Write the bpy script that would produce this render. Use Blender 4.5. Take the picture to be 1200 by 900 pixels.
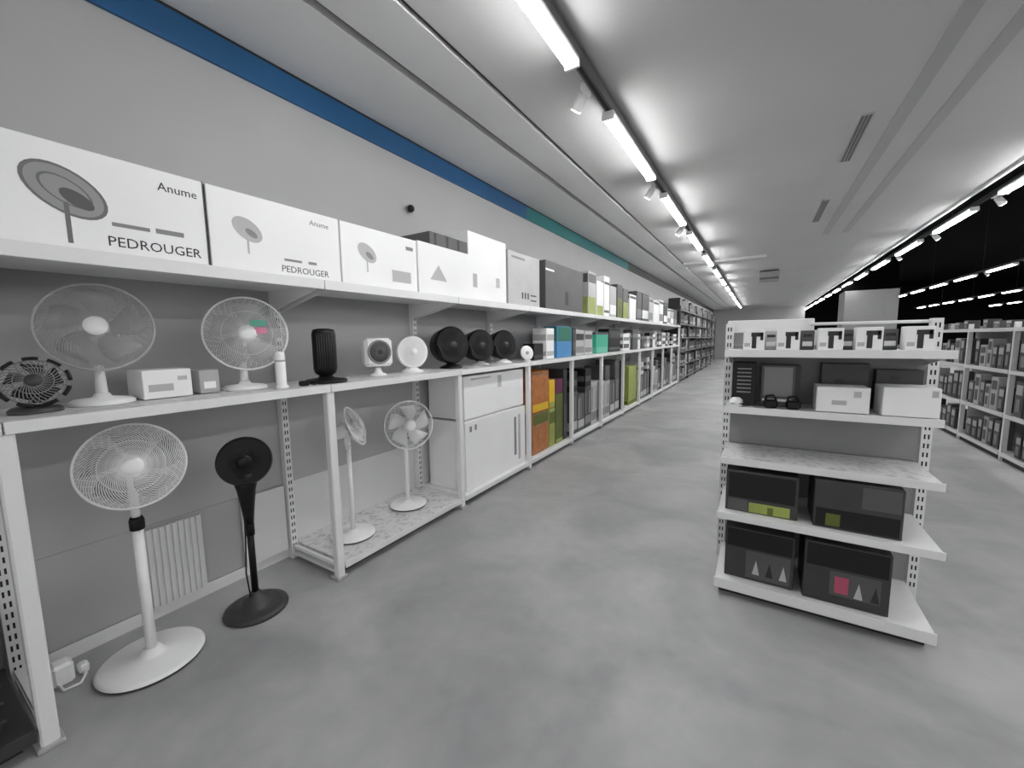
import bpy, bmesh, math, random
from mathutils import Vector, Matrix
PI = math.pi
random.seed(7)
for o in list(bpy.data.objects):
    bpy.data.objects.remove(o)
S = bpy.context.scene
COL = S.collection

# ------------------------------------------------------------------ camera, world, exposure
yaw, pitch, roll = math.radians(31.4), math.radians(6.3), math.radians(-0.81)
f = Vector((-math.sin(yaw)*math.cos(pitch), math.cos(yaw)*math.cos(pitch), -math.sin(pitch)))
r0 = Vector((math.cos(yaw), math.sin(yaw), 0)); u0 = r0.cross(f)
r_ = r0*math.cos(roll) + u0*math.sin(roll); u_ = -r0*math.sin(roll) + u0*math.cos(roll)
cd = bpy.data.cameras.new('camera'); cam = bpy.data.objects.new('camera', cd); COL.objects.link(cam)
cd.sensor_fit = 'HORIZONTAL'; cd.sensor_width = 36; cd.lens = 36*474.9/1200; cd.clip_start = .02; cd.clip_end = 200
m = Matrix((r_, u_, -f)).transposed().to_4x4(); m.translation = (0, 0, 1.5); cam.matrix_world = m
S.camera = cam
w = bpy.data.worlds.new('store_ambient'); S.world = w; w.use_nodes = True
w.node_tree.nodes['Background'].inputs[0].default_value = (1, 1, 1, 1)
w.node_tree.nodes['Background'].inputs[1].default_value = 0.6
LAMP = 26.0
S.view_settings.view_transform = 'Standard'; S.view_settings.look = 'None'
S.view_settings.exposure = 0.86; S.view_settings.gamma = 1; S.view_settings.use_curve_mapping = False

# ------------------------------------------------------------------ materials
def mat(name, col, rough=.5, metal=0, noise=0.0, scale=8, bump=0.0, emit=None, coat=0, spec=.5):
    M = bpy.data.materials.new(name); M.use_nodes = True
    nt = M.node_tree; b = nt.nodes['Principled BSDF']
    c = (col, col, col, 1) if isinstance(col, (int, float)) else (*col, 1)
    b.inputs['Base Color'].default_value = c
    b.inputs['Roughness'].default_value = rough; b.inputs['Metallic'].default_value = metal
    b.inputs['Specular IOR Level'].default_value = spec
    if coat: b.inputs['Coat Weight'].default_value = coat
    if noise or bump:
        tc = nt.nodes.new('ShaderNodeTexCoord'); n = nt.nodes.new('ShaderNodeTexNoise')
        n.inputs['Scale'].default_value = scale; n.inputs['Detail'].default_value = 4
        nt.links.new(tc.outputs['Object'], n.inputs['Vector'])
        if noise:
            rp = nt.nodes.new('ShaderNodeMapRange')
            rp.inputs[1].default_value = .3; rp.inputs[2].default_value = .7
            rp.inputs[3].default_value = 1-noise; rp.inputs[4].default_value = 1+noise
            mx = nt.nodes.new('ShaderNodeMix'); mx.data_type = 'RGBA'; mx.blend_type = 'MULTIPLY'
            mx.inputs[0].default_value = 1; mx.inputs[6].default_value = c
            nt.links.new(n.outputs['Fac'], rp.inputs[0]); nt.links.new(rp.outputs[0], mx.inputs[7])
            nt.links.new(mx.outputs[2], b.inputs['Base Color'])
        if bump:
            bp = nt.nodes.new('ShaderNodeBump'); bp.inputs['Strength'].default_value = bump; bp.inputs['Distance'].default_value = .01
            nt.links.new(n.outputs['Fac'], bp.inputs['Height']); nt.links.new(bp.outputs[0], b.inputs['Normal'])
    if emit:
        b.inputs['Emission Color'].default_value = (1, 1, 1, 1); b.inputs['Emission Strength'].default_value = emit
    return M

def concrete():
    M = bpy.data.materials.new('polished_concrete'); M.use_nodes = True
    nt = M.node_tree; b = nt.nodes['Principled BSDF']; L = nt.links.new
    tc = nt.nodes.new('ShaderNodeTexCoord')
    def noise(sc, det, dist=0):
        n = nt.nodes.new('ShaderNodeTexNoise'); n.inputs['Scale'].default_value = sc; n.inputs['Detail'].default_value = det
        n.inputs['Distortion'].default_value = dist; L(tc.outputs['Object'], n.inputs['Vector']); return n
    a = noise(1.3, 6, .6); c = noise(9, 8, .3); d = noise(90, 3)
    r = nt.nodes.new('ShaderNodeValToRGB'); e = r.color_ramp.elements
    e[0].position = .38; e[0].color = (.33, .333, .335, 1); e[1].position = .66; e[1].color = (.47, .472, .472, 1)
    L(a.outputs['Fac'], r.inputs[0])
    mr = nt.nodes.new('ShaderNodeMapRange'); mr.inputs[1].default_value = .3; mr.inputs[2].default_value = .75; mr.inputs[3].default_value = .93; mr.inputs[4].default_value = 1.06
    L(c.outputs['Fac'], mr.inputs[0])
    mx = nt.nodes.new('ShaderNodeMix'); mx.data_type = 'RGBA'; mx.blend_type = 'MULTIPLY'; mx.inputs[0].default_value = 1
    L(r.outputs[0], mx.inputs[6]); L(mr.outputs[0], mx.inputs[7]); L(mx.outputs[2], b.inputs['Base Color'])
    rr = nt.nodes.new('ShaderNodeMapRange'); rr.inputs[3].default_value = .38; rr.inputs[4].default_value = .6
    L(c.outputs['Fac'], rr.inputs[0]); L(rr.outputs[0], b.inputs['Roughness'])
    bp = nt.nodes.new('ShaderNodeBump'); bp.inputs['Strength'].default_value = .12; bp.inputs['Distance'].default_value = .004
    L(d.outputs['Fac'], bp.inputs['Height']); L(bp.outputs[0], b.inputs['Normal'])
    return M

def scuffed(name, base, mark):
    M = bpy.data.materials.new(name); M.use_nodes = True
    nt = M.node_tree; b = nt.nodes['Principled BSDF']; L = nt.links.new
    tc = nt.nodes.new('ShaderNodeTexCoord'); n = nt.nodes.new('ShaderNodeTexNoise'); n.inputs['Scale'].default_value = 26; n.inputs['Detail'].default_value = 6
    L(tc.outputs['Object'], n.inputs['Vector'])
    r = nt.nodes.new('ShaderNodeValToRGB'); e = r.color_ramp.elements
    e[0].position = .36; e[0].color = (mark, mark, mark, 1); e[1].position = .5; e[1].color = (base, base, base, 1)
    L(n.outputs['Fac'], r.inputs[0]); L(r.outputs[0], b.inputs['Base Color']); b.inputs['Roughness'].default_value = .4
    return M

FLOOR = concrete()
WALL = mat('painted_wall', .40, .7, noise=.03, scale=2)
CEIL = mat('ceiling_paint', .50, .8, noise=.03, scale=1.2)
BEAM = mat('ceiling_band_paint', .66, .7, noise=.02, scale=2)
BLACKCEIL = mat('black_open_ceiling', .002, .9, spec=.02)
BLUE = mat('blue_band_paint', (.008, .09, .23), .45, noise=.08, scale=3)
SLOT = mat('slot_black', .015, .7)
SLOTG = mat('diffuser_grey', .37, .6)
WHITE = mat('white_powder_coat', .80, .35, noise=.02, scale=5)
SHELF = scuffed('scuffed_white_shelf', .72, .5)
PANEL_LIT = mat('back_panel_lit', .74, .5, noise=.02, scale=3)
PANEL = mat('back_panel_grey', .46, .55, noise=.03, scale=3)
GONDPANEL = mat('gondola_back_panel', .27, .6, noise=.05, scale=6)
PLAST = mat('white_plastic', .9, .3)
PLASTG = mat('light_grey_plastic', .42, .35)
GREY = mat('mid_grey_plastic', .22, .4)
BLACK = mat('black_plastic', .006, .4, spec=.3)
DARK = mat('dark_grey_plastic', .04, .45)
HOLE = mat('slot_hole_dark', .02, .8)
CARD = mat('white_glossy_carton', .9, .4, noise=.02, scale=3)
CARDG = mat('light_grey_carton', .5, .5, noise=.06, scale=5)
CARDM = mat('mid_grey_carton', .085, .5, noise=.1, scale=5)
CARDD = mat('charcoal_carton', .038, .45, noise=.15, scale=6)
CARDK = mat('black_carton', .010, .45, spec=.3)
PRINTL = mat('print_pale_grey', .48, .5)
PRINTM = mat('print_mid_grey', .24, .5)
PRINTD = mat('print_dark_grey', .09, .5)
INK = mat('print_black_ink', .02, .5)
OR = mat('orange_print', (.50, .16, .03), .45, noise=.25, scale=14)
BROWN = mat('brown_print', (.38, .17, .07), .45, noise=.25, scale=12)
YEL = mat('yellow_print', (.75, .48, .02), .45)
OLIVE = mat('olive_print', (.10, .13, .015), .45, noise=.1, scale=8)
LIME = mat('lime_print', (.33, .38, .09), .45, noise=.1, scale=8)
MAROON = mat('maroon_print', (.12, .005, .06), .45)
TEAL = mat('teal_print', (.04, .42, .27), .45)
DGREEN = mat('dark_green_print', (.01, .15, .10), .45)
SKY = mat('blue_print', (.06, .24, .50), .45)
PINK = mat('pink_print', (.45, .08, .14), .45)
PINKL = mat('pale_pink_print', (.75, .25, .38), .45)
TEALL = mat('pale_teal_print', (.15, .5, .38), .45)
CHROME = mat('brushed_metal', .6, .25, metal=1)
GLOW = mat('lamp_diffuser', .9, .5, emit=LAMP)
SPOT = mat('spot_lens', .9, .5, emit=10)
COLUMN = mat('column_grey', .27, .6, noise=.03)

# ------------------------------------------------------------------ mesh helpers
class MB:
    def __init__(s): s.v = []; s.f = []; s.sm = []
    def add(s, vs, fs, smooth=False):
        n = len(s.v); s.v += [tuple(v) for v in vs]; s.f += [tuple(i+n for i in q) for q in fs]; s.sm += [smooth]*len(fs); return s
    def box(s, x0, x1, y0, y1, z0, z1):
        v = [(x, y, z) for x in (x0, x1) for y in (y0, y1) for z in (z0, z1)]
        return s.add(v, [(0, 1, 3, 2), (4, 6, 7, 5), (0, 4, 5, 1), (2, 3, 7, 6), (0, 2, 6, 4), (1, 5, 7, 3)])
    def cbox(s, x0, x1, y0, y1, z0, z1, c=.004):           # box with all edges chamfered
        cx, cy, cz = (x0+x1)/2, (y0+y1)/2, (z0+z1)/2; hx, hy, hz = (x1-x0)/2, (y1-y0)/2, (z1-z0)/2
        c = min(c, hx*.49, hy*.49, hz*.49); v = []; idx = {}
        for sx in (-1, 1):
            for sy in (-1, 1):
                for sz in (-1, 1):
                    for a in range(3):
                        h = [hx-c, hy-c, hz-c]; h[a] += c
                        idx[(sx, sy, sz, a)] = len(v); v.append((cx+sx*h[0], cy+sy*h[1], cz+sz*h[2]))
        F = []
        for a in range(3):
            o = [i for i in range(3) if i != a]
            for sg in (-1, 1):
                q = []
                for p, t in ((-1, -1), (1, -1), (1, 1), (-1, 1)):
                    k = [0, 0, 0]; k[a] = sg; k[o[0]] = p; k[o[1]] = t; q.append(idx[(*k, a)])
                F.append(q)
        for a in range(3):                                   # edge faces along axis a
            o = [i for i in range(3) if i != a]
            for p in (-1, 1):
                for t in (-1, 1):
                    k0 = [0, 0, 0]; k1 = [0, 0, 0]; k0[a] = -1; k1[a] = 1
                    for k in (k0, k1): k[o[0]] = p; k[o[1]] = t
                    F.append((idx[(*k0, o[0])], idx[(*k1, o[0])], idx[(*k1, o[1])], idx[(*k0, o[1])]))
        for sx in (-1, 1):
            for sy in (-1, 1):
                for sz in (-1, 1): F.append(tuple(idx[(sx, sy, sz, a)] for a in range(3)))
        return s.add(v, F)
    def lathe(s, prof, M=Matrix(), n=32, smooth=True):       # prof: (r, z) about local z
        v = []; F = []
        for r, z in prof:
            for i in range(n):
                a = 2*PI*i/n; v.append(M @ Vector((r*math.cos(a), r*math.sin(a), z)))
        for k in range(len(prof)-1):
            for i in range(n):
                j = (i+1) % n; F.append((k*n+i, k*n+j, (k+1)*n+j, (k+1)*n+i))
        s.add(v, F, smooth)
        if prof[0][0] > 0: s.add(v[:n], [tuple(reversed(range(n)))])
        if prof[-1][0] > 0: s.add(v[-n:], [tuple(range(n))])
        return s
    def tube(s, pts, r, n=6, closed=False, smooth=True):
        pts = [Vector(p) for p in pts]; N = len(pts); v = []; F = []
        rr = r if isinstance(r, (list, tuple)) else [r]*N
        for i, p in enumerate(pts):
            if closed: t = pts[(i+1) % N]-pts[i-1]
            else: t = pts[min(i+1, N-1)]-pts[max(i-1, 0)]
            t.normalize(); a = t.orthogonal().normalized() if i == 0 else (a - t*a.dot(t)).normalized()
            b = t.cross(a)
            for k in range(n):
                q = 2*PI*k/n; v.append(p+(a*math.cos(q)+b*math.sin(q))*rr[i])
        for i in range(N if closed else N-1):
            j = (i+1) % N
            for k in range(n):
                l = (k+1) % n; F.append((i*n+k, i*n+l, j*n+l, j*n+k))
        if not closed: F += [tuple(reversed(range(n))), tuple(range((N-1)*n, N*n))]
        return s.add(v, F, smooth)
    def ring(s, M, R, r, z=0, n=48, k=8):
        return s.tube([M @ Vector((R*math.cos(2*PI*i/n), R*math.sin(2*PI*i/n), z)) for i in range(n)], r, k, closed=True)
    def build(s, name, material, parent=None, loc=None):
        me = bpy.data.meshes.new(name); me.from_pydata(s.v, [], s.f)
        me.polygons.foreach_set('use_smooth', s.sm); me.materials.append(material)
        bm = bmesh.new(); bm.from_mesh(me); bmesh.ops.recalc_face_normals(bm, faces=bm.faces); bm.to_mesh(me); bm.free()
        o = bpy.data.objects.new(name, me); COL.objects.link(o)
        if parent: o.parent = parent
        if loc: o.location = loc
        return o

def tag(o, label, cat, group=None, kind=None):
    if label: o['label'] = label
    if cat: o['category'] = cat
    if group: o['group'] = group
    if kind: o['kind'] = kind
    return o
def empty(name, loc, label, cat, group=None):
    o = bpy.data.objects.new(name, None); COL.objects.link(o); o.location = loc; o.empty_display_size = .05
    return tag(o, label, cat, group)
def struct(o): o['kind'] = 'structure'; return o
def copy_tree(o, parent=None):
    c = o.copy(); COL.objects.link(c)
    if parent: c.parent = parent
    for ch in list(o.children): copy_tree(ch, c)
    return c
def text(name, body, size, M, material, parent, wide=1.0):
    cu = bpy.data.curves.new(name, 'FONT'); cu.body = body; cu.size = size; cu.extrude = .0004; cu.resolution_u = 2
    t = bpy.data.objects.new(name, cu); COL.objects.link(t)
    bpy.context.view_layer.update()
    me = bpy.data.meshes.new_from_object(t.evaluated_get(bpy.context.evaluated_depsgraph_get()))
    bpy.data.objects.remove(t); me.transform(M @ Matrix.Scale(wide, 4, (1, 0, 0)))
    me.materials.clear(); me.materials.append(material)
    o = bpy.data.objects.new(name, me); COL.objects.link(o); o.parent = parent; return o
def face_x(x, y, z):      # frame for writing on a +x face: text runs along +y
    return Matrix(((0, 0, 1, x), (1, 0, 0, y), (0, 1, 0, z), (0, 0, 0, 1)))
def face_my(x, y, z):     # writing on a -y face: runs along +x
    return Matrix(((1, 0, 0, x), (0, 0, -1, y), (0, 1, 0, z), (0, 0, 0, 1)))
def aim(c, n, up=(0, 0, 1)):   # frame at c whose +z looks along n
    n = Vector(n).normalized(); x = Vector(up).cross(n).normalized(); y = n.cross(x)
    M = Matrix((x, y, n)).transposed().to_4x4(); M.translation = Vector(c); return M

# ------------------------------------------------------------------ the setting
XW = -2.80          # left wall
XF = -2.20          # front of the left shelving
ZC = 3.30           # ceiling
XE = 2.29           # right edge of the pale ceiling
YEND = 31.0
struct(MB().box(XW-.2, 17, -5, 40, -.1, 0).build('floor', FLOOR))
struct(MB().box(XW-.2, XW, -5, 40, 0, 5.2).build('wall_left', WALL))
struct(MB().box(XW, XE, YEND, YEND+.2, 0, ZC+.2).build('wall_end', WALL))
struct(MB().box(XE, 17, 39.8, 40, 0, 5.2).build('wall_far', mat('far_wall_dark', .003, .8, spec=.05)))
struct(MB().box(17, 17.2, -5, 40, 0, 5.2).build('wall_right', mat('right_wall_dark', .003, .8, spec=.05)))
ce = MB()
struct(MB().box(XW, -2.155, -5, YEND, ZC, ZC+.06).build('ceiling_side', mat('ceiling_side_lit_paint', .74, .7, noise=.02, scale=2)))  # same ceiling, coloured paler here to stand in for light on it
ce.box(-1.70, -1.105, -5, YEND, ZC, ZC+.06); ce.box(-1.015, XE, -5, YEND, ZC, ZC+.06)
ce.box(-2.155, -1.70, -5, YEND, ZC+.1, ZC+.14); ce.box(-1.105, -1.015, -5, YEND, ZC+.03, ZC+.06)
struct(ce.build('ceiling', CEIL))
struct(MB().box(-2.085, -1.74, -5, YEND, ZC-.005, ZC+.08).build('trim_1', BEAM))
struct(MB().box(-2.155, -2.085, -5, YEND, ZC+.05, ZC+.1).build('trim_2', SLOT))
struct(MB().box(-1.74, -1.70, -5, YEND, ZC+.03, ZC+.1).build('trim_3', SLOT))
struct(MB().box(XE, XE+.05, -5, YEND, ZC-.03, 4.4).build('trim_4', BLACKCEIL))
struct(MB().box(XE-.03, XE, -5, YEND, ZC-.03, ZC).build('trim_5', WHITE))
struct(MB().box(XE+.05, 17, -5, 40, 4.9, 5.1).build('ceiling_open', BLACKCEIL))
struct(MB().box(XW, XW+.02, -5, 5.0, 3.12, 3.285).build('trim_6', BLUE))
struct(MB().box(XW, XW+.02, 5.0, 10.0, 3.12, 3.285).build('trim_11', mat('teal_band_paint', (.01, .16, .17), .45)))
struct(MB().box(XW, XW+.02, 10.0, 30.9, 3.12, 3.285).build('trim_12', mat('dark_band_paint', .06, .6)))
struct(MB().box(XW, XW+.022, -5, 30.9, 3.285, 3.30).build('trim_7', SLOT))
struct(MB().box(XW, XW+.035, -5, 13, 0, .07).build('baseboard_left', WHITE))
# pale strips and slots let into the ceiling on the right
struct(MB().box(.87, .97, -5, 9.4, ZC-.004, ZC+.01).build('trim_8', SLOTG))
struct(MB().box(1.16, 1.25, -5, 9.4, ZC-.004, ZC+.01).build('trim_9', SLOTG))
for i, (y0, y1, which) in enumerate(((4.55, 5.62, 'nearer'), (7.02, 8.25, 'farther'))):
    v = empty('ceiling_vent', (.67, y0, ZC), 'dark narrow air vent in the pale ceiling, the %s of the two' % which, 'vent', None)
    MB().box(-.045, .045, 0, y1-y0, -.012, 0).build('frame', SLOTG, v)
    for k in range(3): MB().box(-.034+k*.026, -.018+k*.026, .02, y1-y0-.02, -.016, -.012).build('slat', PRINTD, v)
# column beyond the gondola
co = empty('column', (2.35, 17.5, 0), 'big square grey column far behind the white gondola, black above', 'column')
MB().box(0, 1.35, 0, 1.2, 0, 2.93).build('cladding', COLUMN, co)
MB().box(.05, 1.3, .05, 1.15, 2.93, 4.9).build('upper_shaft', BLACKCEIL, co)
# shallow cross beam and a small unit far down the aisle
struct(MB().box(-1.69, .05, 10.9, 11.3, ZC-.06, ZC+.01).build('trim_10', CEIL))
au = empty('air_unit', (.12, 13.6, 3.0), 'small grey air unit under the ceiling far down the aisle', 'unit')
MB().cbox(-.22, .26, -.2, .2, 0, .26, .02).build('body', COLUMN, au)
MB().box(-.2, .24, -.205, -.2, .04, .1).build('outlet', PRINTD, au)
for x in (-.18, .22): MB().box(x-.01, x+.01, -.01, .01, .26, .299).build('hanger', SLOT, au)

# ------------------------------------------------------------------ lamps
def lamp_proto(L):
    t = empty('linear_lamp', (0, 0, 0), None, 'lamp')
    MB().cbox(-.045, .045, 0, L, .029, .06, .006).build('housing', WHITE, t)
    MB().cbox(-.038, .038, .02, L-.02, 0, .03, .010).build('diffuser', GLOW, t)
    for e in (0, L-.02): MB().box(-.046, .046, e, e+.02, -.002, .036).build('end_cap', WHITE, t)
    return t
lp = lamp_proto(1.45); first = True
ORD = ['first', 'second', 'third', 'fourth', 'fifth', 'sixth', 'seventh', 'eighth', 'ninth', 'tenth', 'eleventh', 'twelfth', 'thirteenth', 'fourteenth', 'fifteenth', 'sixteenth', 'seventeenth', 'eighteenth', 'nineteenth', 'twentieth']
def place_lamp(x, y, z, label, group):
    global first
    o = lp if first else copy_tree(lp); first = False
    o.location = (x, y, z); o['label'] = label; o['group'] = group
LX = -1.06
tr = empty('lighting_track', (LX, -4, ZC), 'long grey lighting track along the pale ceiling above the aisle', 'track')
MB().box(-.028, .028, 0, 34.5, -.085, -.006).build('rail', mat('track_grey', .12, .5), tr)
MB().box(-.012, .012, 0, 34.5, -.09, -.085).build('groove', SLOT, tr)
ys = [1.06, 3.18, 5.25, 7.32, 9.4, 11.5, 13.6, 15.7, 17.8, 19.9, 22, 24.1, 26.2]
for y in ys:
    n = ys.index(y)
    lab = ORD[n]+' bright tube lamp over the aisle, counted from the top edge'
    place_lamp(LX, y, ZC-.153, lab, 'tube lamps over the aisle')
tr2 = empty('lighting_track', (2.42, -4, 3.24), 'black lighting track just outside the edge of the pale ceiling', 'track')
MB().box(-.022, .022, 0, 42, -.03, .02).build('rail', SLOT, tr2)
for k in range(10): MB().tube([(0, 1+4*k, .02), (0, 1+4*k, 1.66)], .005, 5).build('hanger', SLOT, tr2)
y = -2.8; n = 0
while y < 36:
    lab = (ORD[n-4]+' bright tube lamp along the right ceiling edge, from the frame edge inward') if n >= 4 else ORD[n]+' tube lamp along the right ceiling edge, out of view'
    place_lamp(2.42, y, 3.15, lab, 'tube lamps along the ceiling edge'); y += 2.2; n += 1
for ri, (x, ystart) in enumerate(((5.3, 2.0), (8.8, 2.6), (12.3, 1.2), (15.2, 2.0))):
    t = empty('lighting_track', (x, 0, 3.24), 'black lighting track under the dark ceiling, %s row right of the pale ceiling' % ORD[ri], 'track')
    MB().box(-.022, .022, 0, 38, -.03, .02).build('rail', SLOT, t)
    for k in range(9): MB().tube([(0, 1+4*k, .02), (0, 1+4*k, 1.66)], .005, 5).build('hanger', SLOT, t)
    y = ystart; n = 0
    while y < 36.5:
        place_lamp(x, y, 3.15, '%s tube lamp in the %s row under the dark ceiling right of the pale one' % (ORD[n], ORD[ri]), 'tube lamps under the dark ceiling'); y += 2.2; n += 1
def spot(x, y, z, d, label):
    t = empty('spotlight', (x, y, z), label, 'spotlight', 'track spotlights')
    MB().box(-.02, .02, -.05, .05, 0, .05).build('adapter', WHITE, t)
    M = aim((d*.05, 0, -.05), (d*.6, .2, -.8))
    MB().lathe([(.0, -.06), (.035, -.055), (.04, .05)], M, 20).build('barrel', WHITE, t)
    MB().lathe([(.034, .05), (.034, .054), (0, .055)], M, 20).build('lens', SPOT, t)
for i, (y, l) in enumerate(((2.86, 'first'), (5.0, 'second'), (7.02, 'third'))):
    spot(LX-.050, y, ZC-.11, -1, 'small white spotlight in the %s visible gap between tube lamps over the aisle' % l)
for i, (y, l) in enumerate(((7.78, 'nearest'), (9.98, 'middle'), (12.2, 'farthest'))):
    spot(2.464, y, 3.20, 1, 'small white spotlight on the track at the ceiling edge, %s of three' % l)
for i, (x, y) in enumerate(((5.344, 17.0), (5.344, 14.9), (5.344, 12.65), (8.844, 22.02))):
    spot(x, y, 3.2, 1, 'small bright spotlight under the dark ceiling, %s from the left' % ORD[i])
wh = empty('wall_camera', (XW, 2.80, 2.69), 'small black round camera on the left wall above the cartons', 'camera')
MB().lathe([(.03, 0), (.03, .02), (.012, .03)], aim((0, 0, 0), (1, 0, 0)), 20).build('mount', PRINTM, wh)
MB().lathe([(0, .02), (.03, .025), (.034, .045), (.025, .065), (0, .07)], aim((0, 0, 0), (1, 0, 0)), 20).build('eye', BLACK, wh)

# ------------------------------------------------------------------ left shelving
BAY = 1.247; Y0 = .256
def slots(x0, x1, yy, za, zb, step=.05, axis='x'):
    b = MB(); z = za
    while z < zb:
        for d in (-.008, .008): b.box(x0, x1, yy+d-.0035, yy+d+.0035, z, z+.026)
        z += step
    return b
def bay(k):
    y = Y0+BAY*k
    pos = 'left edge of the frame' if k == 0 else ''
    if k < 0: lab = 'white wall shelving bay running out of the left edge of the frame'
    elif k == 0: lab = 'white shelving bay open to the floor, above the tall white pedestal fan'
    elif k == 1: lab = 'white wall shelving bay with two small white pedestal fans on its base shelf'
    elif k == 2: lab = 'white wall shelving bay with two big white cartons under its counter'
    elif k == 3: lab = 'white wall shelving bay with orange cartons under its counter'
    else: lab = 'white wall shelving bay, %s beyond the one with orange cartons' % ORD[k-4]
    t = empty('shelving_bay', (0, y, 0), lab, 'shelving', 'wall shelving bays')
    p = MB().cbox(XF-.05, XF, -.025, .025, 0, 1.2, .006).build('post', WHITE, t)
    MB().cbox(XF-.075, XF+.01, -.036, .036, 0, .02, .004).build('foot', PLASTG, p)
    q = MB().box(-2.765, -2.715, -.022, .022, 0, 1.98).build('rear_upright', WHITE, t)
    if k < 8:
        s = slots(-2.715, -2.7145, 0, .08, 1.95).build('slot_row', HOLE, q); s['kind'] = 'stuff'
        MB().box(-2.71, XF-.06, -.012, .012, .03, .05).build('foot_rail', WHITE, t)
        MB().box(-2.71, XF-.06, -.012, .012, .075, .095).build('foot_rail', WHITE, t)
    if k != 0:
        MB().cbox(-2.765, XF-.005, .03, BAY-.03, .06, .10, .004).build('base_shelf', DARK if k < 0 else SHELF if k == 1 else WHITE, t)
        MB().box(-2.70, XF-.07, .06, BAY-.06, 0, .058).build('dark_kick_fill', SLOT, t)  # black filler added so the gap under the shelf looks shaded
        MB().box(XF-.005, XF, .03, BAY-.03, .055, .098).build('base_rail', DARK if k < 0 else WHITE, t)
    c = MB().cbox(-2.712, XF, 0, BAY-.002, 1.205, 1.24, .004).build('counter_shelf', SHELF if k < 3 else WHITE, t)
    MB().cbox(XF, XF+.008, .002, BAY-.004, 1.198, 1.242, .003).build('price_rail', WHITE, c)
    c = MB().cbox(-2.712, XF, 0, BAY-.002, 1.825, 1.86, .004).build('upper_shelf', WHITE, t)
    MB().cbox(XF, XF+.008, .002, BAY-.004, 1.806, 1.862, .003).build('price_rail', WHITE, c)
    for yy in (.03, BAY-.03):
        b = MB().add([(-2.71, yy-.004, 1.825), (-2.71, yy+.004, 1.825), (XF-.05, yy-.004, 1.825), (XF-.05, yy+.004, 1.825), (-2.71, yy-.004, 1.70), (-2.71, yy+.004, 1.70), (XF-.05, yy-.004, 1.80), (XF-.05, yy+.004, 1.80)],
                     [(0, 1, 3, 2), (4, 6, 7, 5), (0, 4, 5, 1), (2, 3, 7, 6), (0, 2, 6, 4), (1, 5, 7, 3)])
        b.build('bracket', WHITE, t)
    for z0, z1, pm in ((.075, .53, PANEL if k < 1 else PANEL_LIT if k < 3 else GONDPANEL), (.532, 1.205, PANEL if k < 3 else GONDPANEL), (1.207, 1.99, PANEL)):  # near lower panels paler: light under the counter put into their colour
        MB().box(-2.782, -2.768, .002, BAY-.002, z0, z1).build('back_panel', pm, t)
    return t
for k in range(-1, 11): bay(k)
pe = MB().cbox(XF-.06, XF, Y0+11*BAY+.002, Y0+11*BAY+.036, 0, 1.86, .006).build('end_post', WHITE)
tag(pe, 'white end post where the low wall shelving meets the tall dark racks', 'post')

# ---- fan making
def grille_wires(M, R, depth, n, r, twist, r_in, seg=7, sgn=1, ribs=()):
    b = MB()
    for i in range(n):
        a0 = 2*PI*i/n; pts = []
        for k in range(seg+1):
            s = k/seg; rr = r_in+(R-r_in)*s; a = a0+twist*s
            z = sgn*depth*(1-(rr/R)**2.6)
            pts.append(M @ Vector((rr*math.cos(a), rr*math.sin(a), z)))
        b.tube(pts, r, 4, smooth=False)
    for q in ribs: b.ring(M, R*q, r, sgn*depth*(1-q**2.6), 40, 4)
    return b
def blade(M, R, a0, r_in, w, z=0):
    n = 6; v = []; F = []
    for k in range(n+1):
        s = k/n; rr = r_in+(R-r_in)*s; ww = w*(.55+.75*math.sin(PI*min(1, .18+s*.66)))
        for e, tw in ((-1, -.018), (1, .018)):
            a = a0+e*ww/2+.35*s
            for th in (-.0015, .0015): v.append(M @ Vector((rr*math.cos(a), rr*math.sin(a), z+tw+th)))
    for k in range(n):
        i = k*4; j = i+4
        F += [(i, i+2, j+2, j), (i+1, j+1, j+3, i+3), (i, j, j+1, i+1), (i+2, i+3, j+3, j+2)]
    F += [(0, 1, 3, 2), (n*4, n*4+2, n*4+3, n*4+1)]
    return MB().add(v, F, True)
def fan_head(t, c, n, R, body, wire, nw=64, blades=5, depth=.055, wr=.0014, twist=.9, bladem=None, hub=.2, rim=.006):
    M = aim(c, n); bladem = bladem or body
    g = grille_wires(M, R, depth, nw, wr, twist, R*hub, ribs=(.6,)); g.build('front_grille', wire, t)
    g = grille_wires(M, R, depth*1.1, max(24, nw//2), wr, -twist*.4, R*.3, sgn=-1, ribs=(.65,)); g.build('rear_grille', wire, t)
    MB().ring(M, R, rim, 0).build('grille_rim', wire, t)
    MB().lathe([(R*hub+.004, depth*.93), (R*hub, depth+.004), (R*hub*.6, depth+.01), (0, depth+.011)], M, 28).build('hub_badge', body, t)
    for i in range(blades): blade(M, R*.88, 2*PI*i/blades, R*.18, 1.0 if blades < 5 else .8, -.004).build('blade', bladem, t)
    MB().lathe([(0, .03), (R*.2, .025), (R*.22, -.02), (0, -.025)], M, 24).build('spinner', bladem, t)
    MB().lathe([(R*.34, -depth*1.0), (R*.36, -depth-.03), (R*.28, -depth-.09), (R*.12, -depth-.11), (0, -depth-.112)], M, 28).build('motor_housing', body, t)
    return M

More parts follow.
